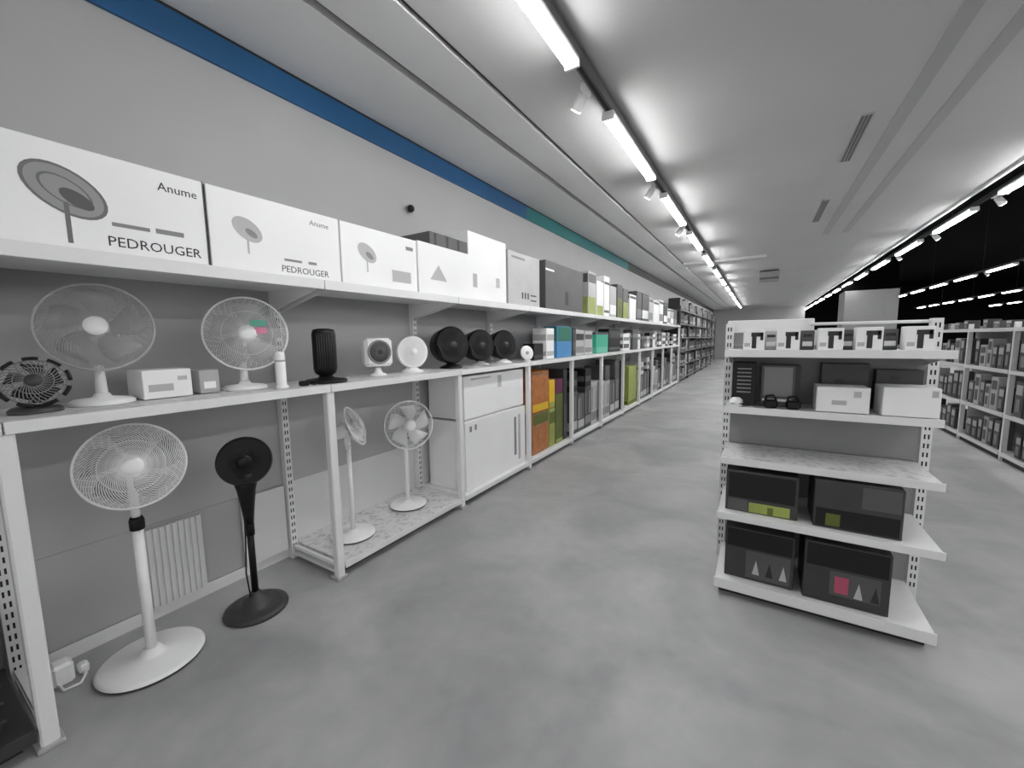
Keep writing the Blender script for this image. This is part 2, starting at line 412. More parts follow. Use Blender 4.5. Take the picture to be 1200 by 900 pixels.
# white pedestal fan, bay one
t = empty('pedestal_fan', (-2.41, .62, 0), 'tall white pedestal fan with spiral wire grille standing on the floor beside the left post', 'fan')
MB().lathe([(.192, 0), (.197, .004), (.197, .014)], n=48).build('base_rim', DARK, t)
MB().lathe([(.2, .014), (.2, .022), (.185, .029), (.06, .034), (.045, .045), (.032, .07), (0, .07)], n=48).build('base', PLAST, t)
MB().tube([(0, 0, .03), (0, 0, .66)], .021, 20).build('pole', PLAST, t)
MB().lathe([(.026, .655), (.028, .66), (.028, .70), (.022, .715), (0, .715)], n=20).build('collar', BLACK, t)
MB().tube([(0, 0, .70), (-.005, 0, .83), (-.03, -.01, .95)], [.016, .018, .028], 16).build('neck', PLAST, t)
fan_head(t, (.055, -.005, .965), (1, -.30, .22), .185, PLAST, WHITE, nw=66, blades=5, depth=.05, wr=.0024, twist=1.5, bladem=GREY)
# black pedestal fan
t = empty('pedestal_fan', (-2.37, 1.07, 0), 'black pedestal fan with funnel neck on the floor under the counter', 'fan')
MB().lathe([(.155, 0), (.16, .01), (.155, .022), (.12, .03), (.075, .04), (.06, .07), (.035, .085), (.024, .11), (0, .11)], n=40).build('base', DARK, t)
MB().tube([(0, 0, .08), (0, .0, .52)], .017, 16).build('pole', BLACK, t)
MB().tube([(0, 0, .44), (0, 0, .56)], .023, 16).build('collar', BLACK, t)
MB().tube([(0, 0, .50), (0, 0, .60), (.0, 0, .70), (0, 0, .80)], [.022, .032, .045, .07], 20).build('neck', BLACK, t)
MB().tube([(.02, -.035, .1), (.028, -.05, .25), (.02, -.035, .42), (.018, -.03, .55)], .004, 6).build('cable', BLACK, t)
MB().lathe([(.06, -.07), (.115, -.055), (.13, -.01), (.13, .03), (.122, .045)], aim((0.01, 0, .865), (1, -.45, .1)), 40).build('head_shell', BLACK, t)
fan_head(t, (.03, -.01, .868), (1, -.45, .1), .12, BLACK, BLACK, nw=40, blades=5, depth=.03, wr=.002, twist=.5, hub=.28)

# two small white pedestal fans on the base shelf
t = empty('pedestal_fan', (-2.46, 1.79, .102), 'small white pedestal fan on the base shelf with head turned sideways', 'fan', 'white pedestal fans on the base shelf')
MB().lathe([(.147, 0), (.149, .012)], n=40).build('base_rim', DARK, t)
MB().lathe([(.153, .012), (.152, .02), (.13, .026), (.04, .03), (.025, .05), (0, .05)], n=40).build('base', PLAST, t)
MB().tube([(0, 0, .03), (0, 0, .68)], .016, 16).build('pole', PLAST, t)
MB().tube([(0, 0, .64), (-.01, 0, .70), (0, .02, .77)], [.02, .022, .03], 14).build('neck', PLAST, t)
fan_head(t, (.02, .05, .80), (.75, .62, .42), .145, PLAST, WHITE, nw=40, blades=5, depth=.05, wr=.0015, twist=.8)
t = empty('pedestal_fan', (-2.51, 2.38, .102), 'small white pedestal fan on the base shelf with round head facing out', 'fan', 'white pedestal fans on the base shelf')
MB().lathe([(.147, 0), (.149, .012)], n=40).build('base_rim', DARK, t)
MB().lathe([(.153, .012), (.152, .02), (.13, .026), (.04, .03), (.025, .05), (0, .05)], n=40).build('base', PLAST, t)
MB().tube([(0, 0, .03), (0, 0, .60)], .016, 16).build('pole', PLAST, t)
MB().tube([(0, 0, .56), (-.02, 0, .62), (-.03, 0, .70)], [.02, .022, .03], 14).build('neck', PLAST, t)
fan_head(t, (.05, 0, .70), (.9, -.5, .12), .20, PLAST, WHITE, nw=56, blades=5, depth=.05, wr=.0013, twist=.8)
b = MB().box(-.004, .0, -.05, .05, -.11, .11).build('sign_card', INK)
b.location = (-2.70, 2.62, .72); tag(b, 'small black hanging tag card on the back panel behind the small white fans', 'card')
for i in range(4):
    MB().box(0, .0012, -.035, .035, -.085+i*.045, -.065+i*.045).build('printed_line', PRINTL, b)

# light reaching under the counter, put in as pale sheets
t = empty('striped_light_sheet', (-2.755, .735, .072), 'striped pool of light, a pale sheet on the back panel behind the white pedestal fan', 'patch')
FL = mat('striped_light_pale', .78, .5)
MB().box(0, .008, 0, .252, 0, .44).build('light_backing', FL, t)
for i in range(9): MB().box(.008, .018, i*.028, i*.028+.018, 0, .44).build('light_stripe', FL, t)
o = MB().cbox(-.01, .01, 0, .27, 0, .455, .002).build('light_sheet', mat('light_sheet', .74, .5)); o.location = (-2.745, 1.20, .072)
tag(o, 'plain pool of light, a pale sheet on the back panel behind the black pedestal fan', 'patch')
t = empty('power_adapter', (-2.60, .36, 0), 'white power adapter with cord on the floor at the foot of the left post', 'adapter')
MB().cbox(-.04, .04, -.035, .035, 0, .10, .012).build('body', PLAST, t)
MB().tube([(.035, -.02, .02), (.08, -.01, .006), (.085, .04, .006), (.04, .066, .012), (.01, .067, .02)], .006, 6).build('cord', PLAST, t)
MB().cbox(-.03, .02, .05, .085, 0, .045, .01).build('plug', PLAST, t)
t = empty('dark_filler', (-2.50, -.12, .102), 'added dark grey crate on the base shelf at the far left edge', 'filler')  # ribbed block added to fill the dark area at the left edge
MB().cbox(-.2, .25, -.25, .28, 0, .30, .02).build('body', DARK, t)
for z in (.06, .13, .2): MB().box(-.21, .255, -.26, .29, z, z+.012).build('rib', DARK, t)
MB().cbox(-.21, .26, -.26, .29, .28, .315, .01).build('rim', BLACK, t)

# ---- fans on the counter
ZT = 1.242
def desk_base(t, r, h, pm, x=0):
    MB().lathe([(r, 0), (r, .012), (r*.85, .022), (r*.3, .03), (r*.22, .045), (0, .045)], n=36).build('base', pm, t)
    MB().tube([(x, 0, .03), (x, 0, h)], [r*.2, .016], 16).build('stem', pm, t)
t = empty('desk_fan', (-2.42, .37, ZT), 'low black desk fan with thick segmented rim at the left end of the counter', 'fan')
desk_base(t, .075, .07, DARK)
M = fan_head(t, (.03, 0, .12), (.95, -.2, .35), .088, DARK, GREY, nw=36, blades=5, depth=.025, wr=.0018, twist=.6, hub=.25, bladem=BLACK, rim=.003)
for i in range(9):
    a = 2*PI*i/9
    MB().tube([M @ Vector((.095*math.cos(a+j*.11), .095*math.sin(a+j*.11), .0)) for j in range(5)], .0075, 8).build('rim_segment', BLACK, t)
t = empty('desk_fan', (-2.50, .58, ZT), 'large white desk fan with fine wire grille on the counter above the white pedestal fan', 'fan')
desk_base(t, .11, .17, PLAST)
fan_head(t, (.05, 0, .335), (1, -.35, .12), .185, PLAST, PLASTG, nw=72, blades=5, depth=.05, wr=.0015, twist=1.0, bladem=PLASTG)
t = empty('desk_fan', (-2.50, 1.17, ZT), 'large white desk fan with a coloured sticker on its grille, above the black pedestal fan', 'fan')
desk_base(t, .11, .15, PLAST)
M = fan_head(t, (.05, .01, .31), (1, -.40, .08), .20, PLAST, WHITE, nw=72, blades=5, depth=.05, wr=.0016, twist=1.0, bladem=PLASTG)
MB().box(.015, .09, .035, .07, .052, .054).build('upper_sticker', TEALL, t).matrix_local = M
MB().box(.015, .09, -.005, .03, .052, .054).build('lower_sticker', PINKL, t).matrix_local = M
def carton(name, x0, x1, y0, y1, z0, z1, m, label, cat='box', group=None, c=.003):
    o = MB().cbox(-(x1-x0)/2, (x1-x0)/2, -(y1-y0)/2, (y1-y0)/2, 0, z1-z0, c).build(name, m)
    o.location = ((x0+x1)/2, (y0+y1)/2, z0+.002); return tag(o, label, cat, group)
def fx(o):   # +x half extent etc.
    bb = [Vector(q) for q in o.bound_box]; return max(q.x for q in bb), min(q.y for q in bb), max(q.y for q in bb), max(q.z for q in bb)
def print_x(o, name, m, a0, a1, b0, b1, th=.001):    # printed panel on +x face, fractions of width and height
    hx, y0, y1, h = fx(o); W = y1-y0
    return MB().box(hx, hx+th, y0+a0*W, y0+a1*W, b0*h, b1*h).build(name, m, o)
def print_my(o, name, m, a0, a1, b0, b1, th=.001):
    hx, y0, y1, h = fx(o); W = 2*hx
    return MB().box(-hx+a0*W, -hx+a1*W, y0-th, y0, b0*h, b1*h).build(name, m, o)
o = carton('carton', -2.62, -2.42, .70, .89, ZT, ZT+.135, CARD, 'small plain white carton on the counter between the two large white desk fans')
print_x(o, 'label_panel', PRINTL, .1, .6, .25, .5); print_x(o, 'label_panel', PRINTL, .7, .9, .6, .75)
o = carton('fan_control_box', -2.55, -2.44, .93, 1.02, ZT, ZT+.12, PLASTG, 'small pale grey box on the counter left of the stickered desk fan')
print_x(o, 'label_panel', CARD, .2, .8, .2, .5)
t = empty('mini_tower_fan', (-2.32, 1.28, ZT), 'slim white cylinder fan on the counter left of the black tower fan', 'fan')
MB().lathe([(.034, 0), (.035, .012), (.026, .02), (.026, .19), (.022, .205), (0, .207)], n=24).build('body', PLAST, t)
MB().lathe([(.027, .15), (.027, .16)], n=24).build('band', PLASTG, t)
t = empty('power_adapter', (-2.30, 1.40, ZT), 'black power adapter with short cord on the counter beside the black tower fan', 'adapter')
MB().cbox(-.02, .02, -.025, .025, 0, .03, .006).build('body', BLACK, t)
MB().tube([(0, .025, .012), (.02, .05, .005), (-.01, .09, .005)], .004, 6).build('cord', BLACK, t)
t = empty('tower_fan', (-2.38, 1.60, ZT), 'black tower fan on a round black base on the counter', 'fan')
MB().lathe([(.125, 0), (.13, .008), (.12, .02), (.05, .03), (.03, .05), (0, .05)], n=40).build('base', BLACK, t)
b = MB(); v = []; n = 20
prof = [(.03, .04), (.055, .06), (.062, .09), (.062, .31), (.055, .335), (.03, .342)]
M = Matrix.Rotation(-.4, 4, 'Z') @ Matrix.Diagonal((.9, 1.15, 1, 1))
b.lathe(prof, M, 24); b.build('body', BLACK, t)
for i in range(7):
    a = -.75+.2*i
    MB().tube([M @ Vector((.0625*math.cos(a), .0625*math.sin(a), .09)), M @ Vector((.0625*math.cos(a), .0625*math.sin(a), .31))], .0022, 5).build('slat', DARK, t)
t = empty('box_fan', (-2.45, 2.08, ZT), 'white rounded-square small fan with a dark round grille, right of the black tower fan', 'fan')
MB().lathe([(.06, 0), (.06, .01), (.03, .025), (.02, .06)], n=28).build('base', PLAST, t)
Mt = aim((0, 0, .175), (1, -.35, .05))
o = MB().cbox(-.105, .105, -.105, .105, -.05, .045, .03).build('body', PLAST, t); o.matrix_local = Mt
o = MB().lathe([(0, .046), (.078, .047), (.082, .052), (.088, .052), (.09, .044)], n=36).build('ring', PRINTM, t); o.matrix_local = Mt
o = MB().lathe([(0, .050), (.072, .0495), (.074, .046)], n=36).build('dark_grille', DARK, t); o.matrix_local = Mt
o = grille_wires(Matrix(), .075, .008, 24, .0015, .6, .02).build('grille_wire', GREY, t); o.matrix_local = Mt @ Matrix.Translation((0, 0, .05))
t = empty('round_fan', (-2.45, 2.43, ZT), 'white round circulator fan on the counter left of the black fans', 'fan')
MB().lathe([(.09, 0), (.09, .012), (.05, .03), (.03, .06)], n=32).build('base', PLAST, t)
Mt = aim((0, 0, .165), (1, -.45, .1))
o = MB().lathe([(0, -.08), (.08, -.07), (.125, -.02), (.135, .02), (.125, .035)], n=40).build('shell', PLAST, t); o.matrix_local = Mt
o = grille_wires(Matrix(), .125, .02, 44, .0025, 1.0, .03, ribs=(.6,)).build('front_grille', PLAST, t); o.matrix_local = Mt @ Matrix.Translation((0, 0, .03))
o = MB().lathe([(0, .03), (.122, .028)], n=40).build('inner_disc', PLASTG, t); o.matrix_local = Mt
o = MB().lathe([(.032, .045), (.03, .054), (0, .056)], n=24).build('hub_badge', PLAST, t); o.matrix_local = Mt
mat_grille = mat('black_wire', .015, .45)
def black_fan(y, R, label, x=-2.45, bm=BLACK):
    t = empty('circulator_fan', (x, y, ZT), label, 'fan', 'black circulator fans on the counter')
    MB().lathe([(R*.6, 0), (R*.6, .012), (R*.4, .025), (.025, .045), (.02, .06)], n=32).build('base', bm, t)
    c = (0, 0, .04+R)
    for e in (-1, 1): MB().tube([(0, e*.02, .03), (0, e*R*.6, .03+R*.3), (0, e*R*.98, .04+R)], .010, 8).build('yoke_arm', BLACK, t)
    Mt = aim(c, (1, -.4, .08))
    o = MB().lathe([(0, -.17), (R*.6, -.165), (R*.9, -.12), (R*.98, 0), (R, .03), (R*.93, .045)], n=40).build('shell', BLACK, t); o.matrix_local = Mt
    o = grille_wires(Matrix(), R*.94, .02, 40, .0022, .9, R*.2, ribs=(.6,)).build('front_grille', mat_grille, t); o.matrix_local = Mt @ Matrix.Translation((0, 0, .035))
    for i in range(5):
        o = blade(Matrix(), R*.85, 2*PI*i/5, R*.15, .8, .015).build('blade', BLACK, t); o.matrix_local = Mt
    o = MB().lathe([(R*.21, .05), (R*.2, .06), (0, .062)], n=24).build('hub_badge', DARK, t); o.matrix_local = Mt
black_fan(2.93, .172, 'large black circulator fan on the counter, leftmost of the three', bm=BLACK)
black_fan(3.38, .16, 'black circulator fan on the counter, middle of the three', bm=PLASTG)
black_fan(3.83, .16, 'black circulator fan on the counter, rightmost of the three, on a pale base', bm=PLAST)
t = empty('round_fan', (-2.262, 4.03, ZT), 'small white dish-shaped fan at the foot of the rightmost black circulator fan', 'fan')
MB().lathe([(.05, 0), (.05, .012), (.02, .03)], n=24).build('base', PLAST, t)
Mt = aim((0, 0, .10), (1, -.5, .2))
o = MB().lathe([(0, -.04), (.06, -.03), (.085, .01), (.08, .02), (0, .012)], n=32).build('dish', PLAST, t); o.matrix_local = Mt
o = MB().lathe([(.02, .012), (.018, .03), (0, .032)], n=20).build('hub_badge', PLASTG, t); o.matrix_local = Mt

# ---- goods on the counter beyond the fans
def crt(x0, x1, y0, y1, z0, h, m, label, bands=(), group=None, name='carton', front=None):
    o = carton(name, x0, x1, y0, y1, z0, z0+h, m, label, 'box', group)
    for (pm, b0, b1) in bands:
        print_x(o, 'print_band', pm, .04, .96, b0, b1); print_my(o, 'print_band', pm, .04, .96, b0, b1)
    return o
G1 = 'goods along the counter'
crt(-2.48, -2.33, 4.34, 4.58, ZT, .2, CARDK, 'small black box on the counter, left of the white upright carton', ((DARK, .1, .3),), G1)
crt(-2.5, -2.30, 4.62, 4.84, ZT, .39, CARD, 'white upright carton on the counter left of the blue and green one', ((PRINTL, .1, .25), (PRINTL, .6, .8)), G1)
crt(-2.5, -2.30, 4.93, 5.42, ZT, .42, SKY, 'blue carton with a green top half on the counter', ((DGREEN, .52, .98),), G1)
crt(-2.55, -2.30, 5.46, 5.58, ZT, .41, CARDD, 'narrow charcoal carton beside the blue and green one on the counter', ((PRINTD, .2, .5),), G1)
crt(-2.55, -2.32, 5.62, 5.95, ZT, .38, CARDG, 'light grey carton on the counter right of the blue and green one', ((PRINTM, .1, .35), (INK, .6, .85)), G1)
crt(-2.55, -2.32, 5.98, 6.32, ZT, .37, CARDG, 'second light grey carton on the counter left of the teal one', ((PRINTM, .1, .3), (PRINTD, .65, .85)), G1)
crt(-2.52, -2.30, 6.44, 7.06, ZT, .35, TEAL, 'teal green carton with a pale foot on the counter', ((TEALL, .02, .3), (MAROON, .9, .99)), G1)
crt(-2.52, -2.32, 7.16, 7.86, ZT, .42, CARDK, 'wide black carton on the counter right of the teal one', ((DARK, .6, .9), (PRINTD, .1, .2)), G1)
cols = [(CARD, 'white'), (CARDG, 'light grey'), (CARDM, 'mid grey'), (CARD, 'white'), (CARDD, 'charcoal'), (CARDG, 'light grey'), (CARDK, 'black')]
y = 7.95; n = 0
while y < 13.7:
    wd = random.choice((.28, .34, .42, .5)); m_, nm = cols[n % 7]
    crt(-2.52, -2.32+random.uniform(-.04, .04), y, y+wd, ZT, random.uniform(.26, .44), m_, '%s carton on the counter, %s right of the wide black one' % (nm, ORD[n]), ((PRINTD if n % 2 == 0 else CARD, .15, .4), (PRINTM, .6, .8)), G1)
    y += wd+.05; n += 1

# ---- cartons on the upper shelf
ZU = 1.86
def ellipse(bm, M, rx, ry, rot=0, w=None, n=28, th=.0008):
    c, s = math.cos(rot), math.sin(rot)
    def P(a, k, z): x, y = rx*k*math.cos(a), ry*k*math.sin(a); return M @ Vector((x*c-y*s, x*s+y*c, z))
    k0 = 0 if w is None else 1-w
    v = [P(2*PI*i/n, 1, th) for i in range(n)]
    if w is None: bm.add(v, [tuple(range(n))])
    else:
        v += [P(2*PI*i/n, k0, th) for i in range(n)]
        bm.add(v, [(i, (i+1) % n, n+(i+1) % n, n+i) for i in range(n)])
    return bm
def fan_picture(o, yc, zc, s, ms, rot=-.55):       # printed picture of a fan on the +x face
    hx = fx(o)[0]; M = face_x(hx, yc, zc); d, md, lt = ms
    p = ellipse(MB(), M, .62*s, .40*s, rot, None, th=.0004).build('fan_picture', lt, o)
    ellipse(MB(), M, .62*s, .40*s, rot, .10, th=.0008).build('picture_rim', md, p)
    ellipse(MB(), M, .40*s, .22*s, rot, .12, th=.0009).build('picture_ring', md, p)
    M2 = face_x(hx, yc+.14*s, zc-.12*s)
    ellipse(MB(), M2, .26*s, .13*s, rot, None, th=.0012).build('picture_hub', d, p)
    q = MB(); q.box(hx, hx+.0012, yc-.05*s, yc+.02*s, zc-.95*s, zc-.2*s); q.build('picture_stand', md, p)
o = carton('fan_carton', -2.70, -2.25, .22, .945, ZU, ZU+.385, CARD, 'large white carton with dark fan picture at the left end of the upper shelf', 'box', 'white fan cartons on the upper shelf')
fan_picture(o, -.09, .215, .20, (PRINTD, mat('print_dark_mid_grey', .15, .5), mat('print_fill_grey', .30, .5)))
hx = fx(o)[0]
text('lettering', 'Anume', .050, face_x(hx+.0006, .19, .30), INK, o, 1.0)
text('lettering', 'PEDROUGER', .056, face_x(hx+.0006, .01, .035), INK, o, 1.0)
MB().box(hx, hx+.001, .03, .15, .115, .13).build('printed_line', PRINTM, o); MB().box(hx, hx+.001, .17, .27, .115, .135).build('printed_line', PRINTM, o)
MB().box(-.22, .2265, .3585, .3625, .0, .387).build('edge_seam', PRINTD, o)
o = carton('fan_carton', -2.70, -2.25, .955, 1.66, ZU, ZU+.385, CARD, 'large white carton with a pale fan picture, second from the left on the upper shelf', 'box', 'white fan cartons on the upper shelf')
fan_picture(o, -.18, .21, .125, (PRINTM, PRINTL, CARDG)); hx = fx(o)[0]
text('lettering', 'Anume', .042, face_x(hx+.0006, .16, .31), PRINTM, o)
text('lettering', 'PEDROUGER', .050, face_x(hx+.0006, -.02, .025), PRINTD, o)
MB().box(hx, hx+.001, 0, .10, .085, .097).build('printed_line', PRINTM, o); MB().box(hx, hx+.001, .14, .19, .085, .1).build('printed_line', PRINTM, o)
o = carton('fan_carton', -2.70, -2.25, 1.67, 2.325, ZU, ZU+.385, CARD, 'large white carton with a grey fan picture, third from the left on the upper shelf', 'box', 'white fan cartons on the upper shelf')
fan_picture(o, -.13, .22, .13, (PRINTM, PRINTL, CARDG)); hx = fx(o)[0]
MB().box(hx, hx+.001, .08, .26, .06, .14).build('printed_panel', PRINTL, o); MB().box(hx, hx+.001, .22, .29, .3, .325).build('printed_line', PRINTM, o)
o = carton('fan_carton', -2.70, -2.25, 2.34, 3.00, ZU, ZU+.395, CARD, 'white carton with a grey triangle print below the dark flat box on the upper shelf', 'box', 'white fan cartons on the upper shelf')
hx = fx(o)[0]
MB().add([(hx+.001, -.2, .12), (hx+.001, .0, .12), (hx+.001, -.1, .24), (hx, -.2, .12), (hx, .0, .12), (hx, -.1, .24)], [(0, 1, 2), (3, 5, 4), (0, 3, 4, 1), (1, 4, 5, 2), (2, 5, 3, 0)]).build('printed_shape', PRINTL, o)
o = carton('carton', -2.68, -2.27, 2.50, 2.99, ZU+.399, ZU+.50, CARDM, 'dark grey flat box lying on top of the white cartons on the upper shelf', 'box')
for i in range(3): print_x(o, 'print_bar', INK, .1+.3*i, .16+.3*i, .05, .95)
o = carton('fan_carton', -2.70, -2.28, 3.01, 3.65, ZU, ZU+.615, CARD, 'tall plain white carton right of the dark flat box on the upper shelf', 'box', 'white fan cartons on the upper shelf')
print_x(o, 'printed_mark', PRINTL, .1, .2, .2, .4); print_x(o, 'printed_mark', PRINTL, .7, .8, .25, .4)
o = carton('fan_carton', -2.70, -2.28, 3.69, 4.40, ZU, ZU+.57, CARDG, 'tall light grey carton with small dark print on the upper shelf', 'box')
for i in range(3): print_x(o, 'print_bar', INK, .4+.09*i, .44+.09*i, .15, .27)
print_x(o, 'printed_line', PRINTD, .68, .88, .22, .25); print_x(o, 'printed_line', PRINTD, .68, .88, .12, .15); print_x(o, 'printed_line', PRINTM, .1, .5, .88, .92)
o = crt(-2.68, -2.28, 4.56, 5.80, ZU, .60, CARDM, 'wide mid grey carton on the upper shelf right of the tall light grey one', (), None)
print_x(o, 'printed_mark', INK, .48, .56, .15, .45); print_x(o, 'printed_line', CARD, .0, .2, .8, .84)
G2 = 'goods along the upper shelf'
o = crt(-2.6, -2.28, 6.02, 6.36, ZU, .66, CARDG, 'grey carton with a yellow-green foot on the upper shelf', ((LIME, .02, .42), (PRINTD, .75, .95)), G2)
o = crt(-2.6, -2.28, 6.40, 6.72, ZU, .56, CARD, 'white carton with a yellow-green foot on the upper shelf', ((LIME, .02, .3),), G2)
o = crt(-2.6, -2.28, 6.76, 7.04, ZU, .68, CARD, 'white tall carton with dark dots right of the yellow-green footed cartons', ((PRINTD, .1, .16), (PRINTD, .8, .86)), G2)
o = crt(-2.6, -2.28, 7.08, 7.44, ZU, .55, CARDG, 'light grey carton left of the olive carton on the upper shelf', ((CARD, .1, .4),), G2)
o = crt(-2.6, -2.28, 7.50, 7.84, ZU, .62, CARDD, 'charcoal carton with an olive foot on the upper shelf', ((OLIVE, .02, .6),), G2)
o = crt(-2.6, -2.28, 7.88, 8.24, ZU, .58, CARDM, 'grey carton with a lime foot on the upper shelf', ((LIME, .02, .55),), G2)
y = 8.34; n = 0
while y < 13.6:
    wd = random.choice((.4, .5, .62)); m_, nm = cols[(n*2) % 5] if n < 6 else cols[n % 7]
    crt(-2.58, -2.28, y, y+wd, ZU, random.uniform(.42, .68), m_, '%s carton on the upper shelf, %s past the lime-footed grey one' % (nm, ORD[n]), ((PRINTM if n % 2 else CARD, .1, .4), (PRINTD, .84, .94)), G2)
    y += wd+.06; n += 1

# ---- goods under the counter
o = carton('fan_carton', -2.70, -2.25, 2.86, 3.96, .10, .752, CARD, 'big white carton on the base shelf, lower of the two beside the orange cartons', 'box', 'big white cartons under the counter')
print_x(o, 'printed_mark', PRINTM, .06, .09, .84, .92); print_x(o, 'printed_mark', PRINTM, .13, .16, .85, .93); print_x(o, 'printed_line', PRINTM, .78, .82, .2, .85); print_x(o, 'printed_line', PRINTL, .86, .9, .1, .88)
o = carton('fan_carton', -2.70, -2.27, 2.88, 3.96, .765, 1.165, CARD, 'big white carton lying on the lower white one, just under the counter', 'box', 'big white cartons under the counter')
print_x(o, 'printed_mark', PRINTL, .52, .58, .62, .92); print_x(o, 'printed_line', PRINTL, .1, .4, .9, .94)
G3 = 'goods under the counter'
def shelf_carton(y0, y1, z0, h, m, label, bands=(), x1=-2.27, x0=-2.66): return crt(x0, x1, y0, y1, z0, h, m, label, bands, G3)
B = .10
o = shelf_carton(4.17, 4.61, B, .50, BROWN, 'brown and orange carton with a dark green top, lower of the two orange ones', ((OLIVE, .72, .98), (BROWN, .0, .1)))
for i in range(3): print_x(o, 'printed_stripe', OR, .1+.3*i, .25+.3*i, .08, .65, .0015)
o = shelf_carton(4.17, 4.61, B+.51, .50, OR, 'orange carton with a yellow foot, upper of the two orange ones', ((YEL, .02, .2), (BROWN, .85, .98)))
for i in range(3): print_x(o, 'printed_stripe', BROWN, .12+.3*i, .22+.3*i, .3, .8, .0015)
o = shelf_carton(4.63, 4.80, B, .50, LIME, 'narrow pale green carton beside the lower orange carton', ((OLIVE, .6, .9),))
o = shelf_carton(4.63, 4.80, B+.51, .36, YEL, 'narrow yellow carton beside the upper orange carton', ((LIME, .02, .2),))
o = shelf_carton(4.82, 5.05, B, .66, OLIVE, 'tall olive green carton right of the orange cartons', ((LIME, .02, .08),))
o = shelf_carton(4.82, 5.05, B+.67, .19, MAROON, 'small maroon box lying on the olive green carton')
o = shelf_carton(5.08, 5.20, B, .98, CARDD, 'tall charcoal carton filling the bay end right of the olive carton', ((PRINTD, .1, .5),))
def bin_stock(k):
    ya = Y0+BAY*k+(.05 if k > 4 else .07); yb = Y0+BAY*(k+1)-.05; n = random.choice((3, 4)); W = (yb-ya)/n
    pal = [(CARDG, 'light grey'), (CARDM, 'mid grey'), (CARDG, 'light grey'), (CARDD, 'charcoal'), (CARDM, 'mid grey')]
    for i in range(n):
        m_, nm = pal[(i*2+k) % 5]; h = random.uniform(.55, .72)
        lab = '%s in the %s bay past the orange cartons' % (ORD[i], ORD[k-4])
        o = shelf_carton(ya+i*W, ya+(i+1)*W-.02, B, h, m_, '%s upright carton under the counter, %s' % (nm, lab), ((CARDG if m_ is CARDM else PRINTM, .1, .3),))
        for s_ in range(3): print_x(o, 'printed_stripe', (PRINTD, PRINTL, PRINTM)[(s_+i) % 3], .1+.3*s_, .2+.3*s_, .35, .9, .0015)
        if i % 2 == (k % 2):
            m2, n2 = pal[(i+3*k+3) % 5]
            shelf_carton(ya+i*W+.01, ya+(i+1)*W-.03, B+h+.002, random.uniform(.2, .3), m2 if k != 4 else CARDK, '%s box atop the upright carton, %s' % (n2 if k != 4 else 'black', lab), ((PRINTD, .3, .6),))
for k in range(4, 11):
    if k == 6:
        ya = Y0+BAY*k
        o = shelf_carton(ya+.06, ya+.30, B, .95, CARDM, 'mid grey tall carton left of the big lime carton under the counter', ((PRINTD, .1, .3),))
        o = shelf_carton(8.33, 8.95, B, .80, LIME, 'big lime green carton standing under the counter', ((OLIVE, .02, .1),))
    else: bin_stock(k)

# ---- tall dark racks at the far end of the left side
def tall_rack(i):
    y = Y0+11*BAY+.06+i*2.0
    t = empty('tall_rack', (0, y, 0), 'tall dark goods rack at the far end of the left side, %s of the row' % ORD[i], 'rack', 'tall racks at the far end')
    for yy in (0, 1.92): MB().box(-2.25, -2.2, yy, yy+.04, 0, 2.5).build('post', PRINTD, t)
    MB().box(-2.79, -2.77, 0, 1.95, 0, 2.5).build('back_panel', GONDPANEL, t)
    for z in (.1, .55, 1.0, 1.45, 1.9, 2.35): MB().box(-2.77, -2.2, .0, 1.95, z, z+.03).build('shelf', GREY, t)
    L = ('bottom', 'second', 'third', 'fourth', 'fifth', 'top')
    for zi, z in enumerate((.13, .58, 1.03, 1.48, 1.93, 2.38)):
        yy = y+.06
        n = 0
        while yy < y+1.62:
            wd = random.uniform(.24, .29); mm, nm = random.choice(((CARDD, 'charcoal'), (CARDK, 'black'), (CARDK, 'black'), (CARDM, 'mid grey'), (CARDG, 'light grey')))
            if zi == 5 and nm != 'black': mm, nm = CARDD, 'charcoal'
            o = carton('carton', -2.6, -2.24, yy, yy+wd, z, z+random.uniform(.26, .38), mm, '%s carton, %s along the %s shelf of the %s far tall rack' % (nm, ORD[n], L[zi], ORD[i]), 'box', 'cartons on the far tall racks')
            print_x(o, 'print_band', random.choice((PRINTL, PRINTM) if zi < 5 else (PRINTD, PRINTM)), .1, .9, .15, .4); n += 1
            yy += wd+.04
for i in range(6): tall_rack(i)

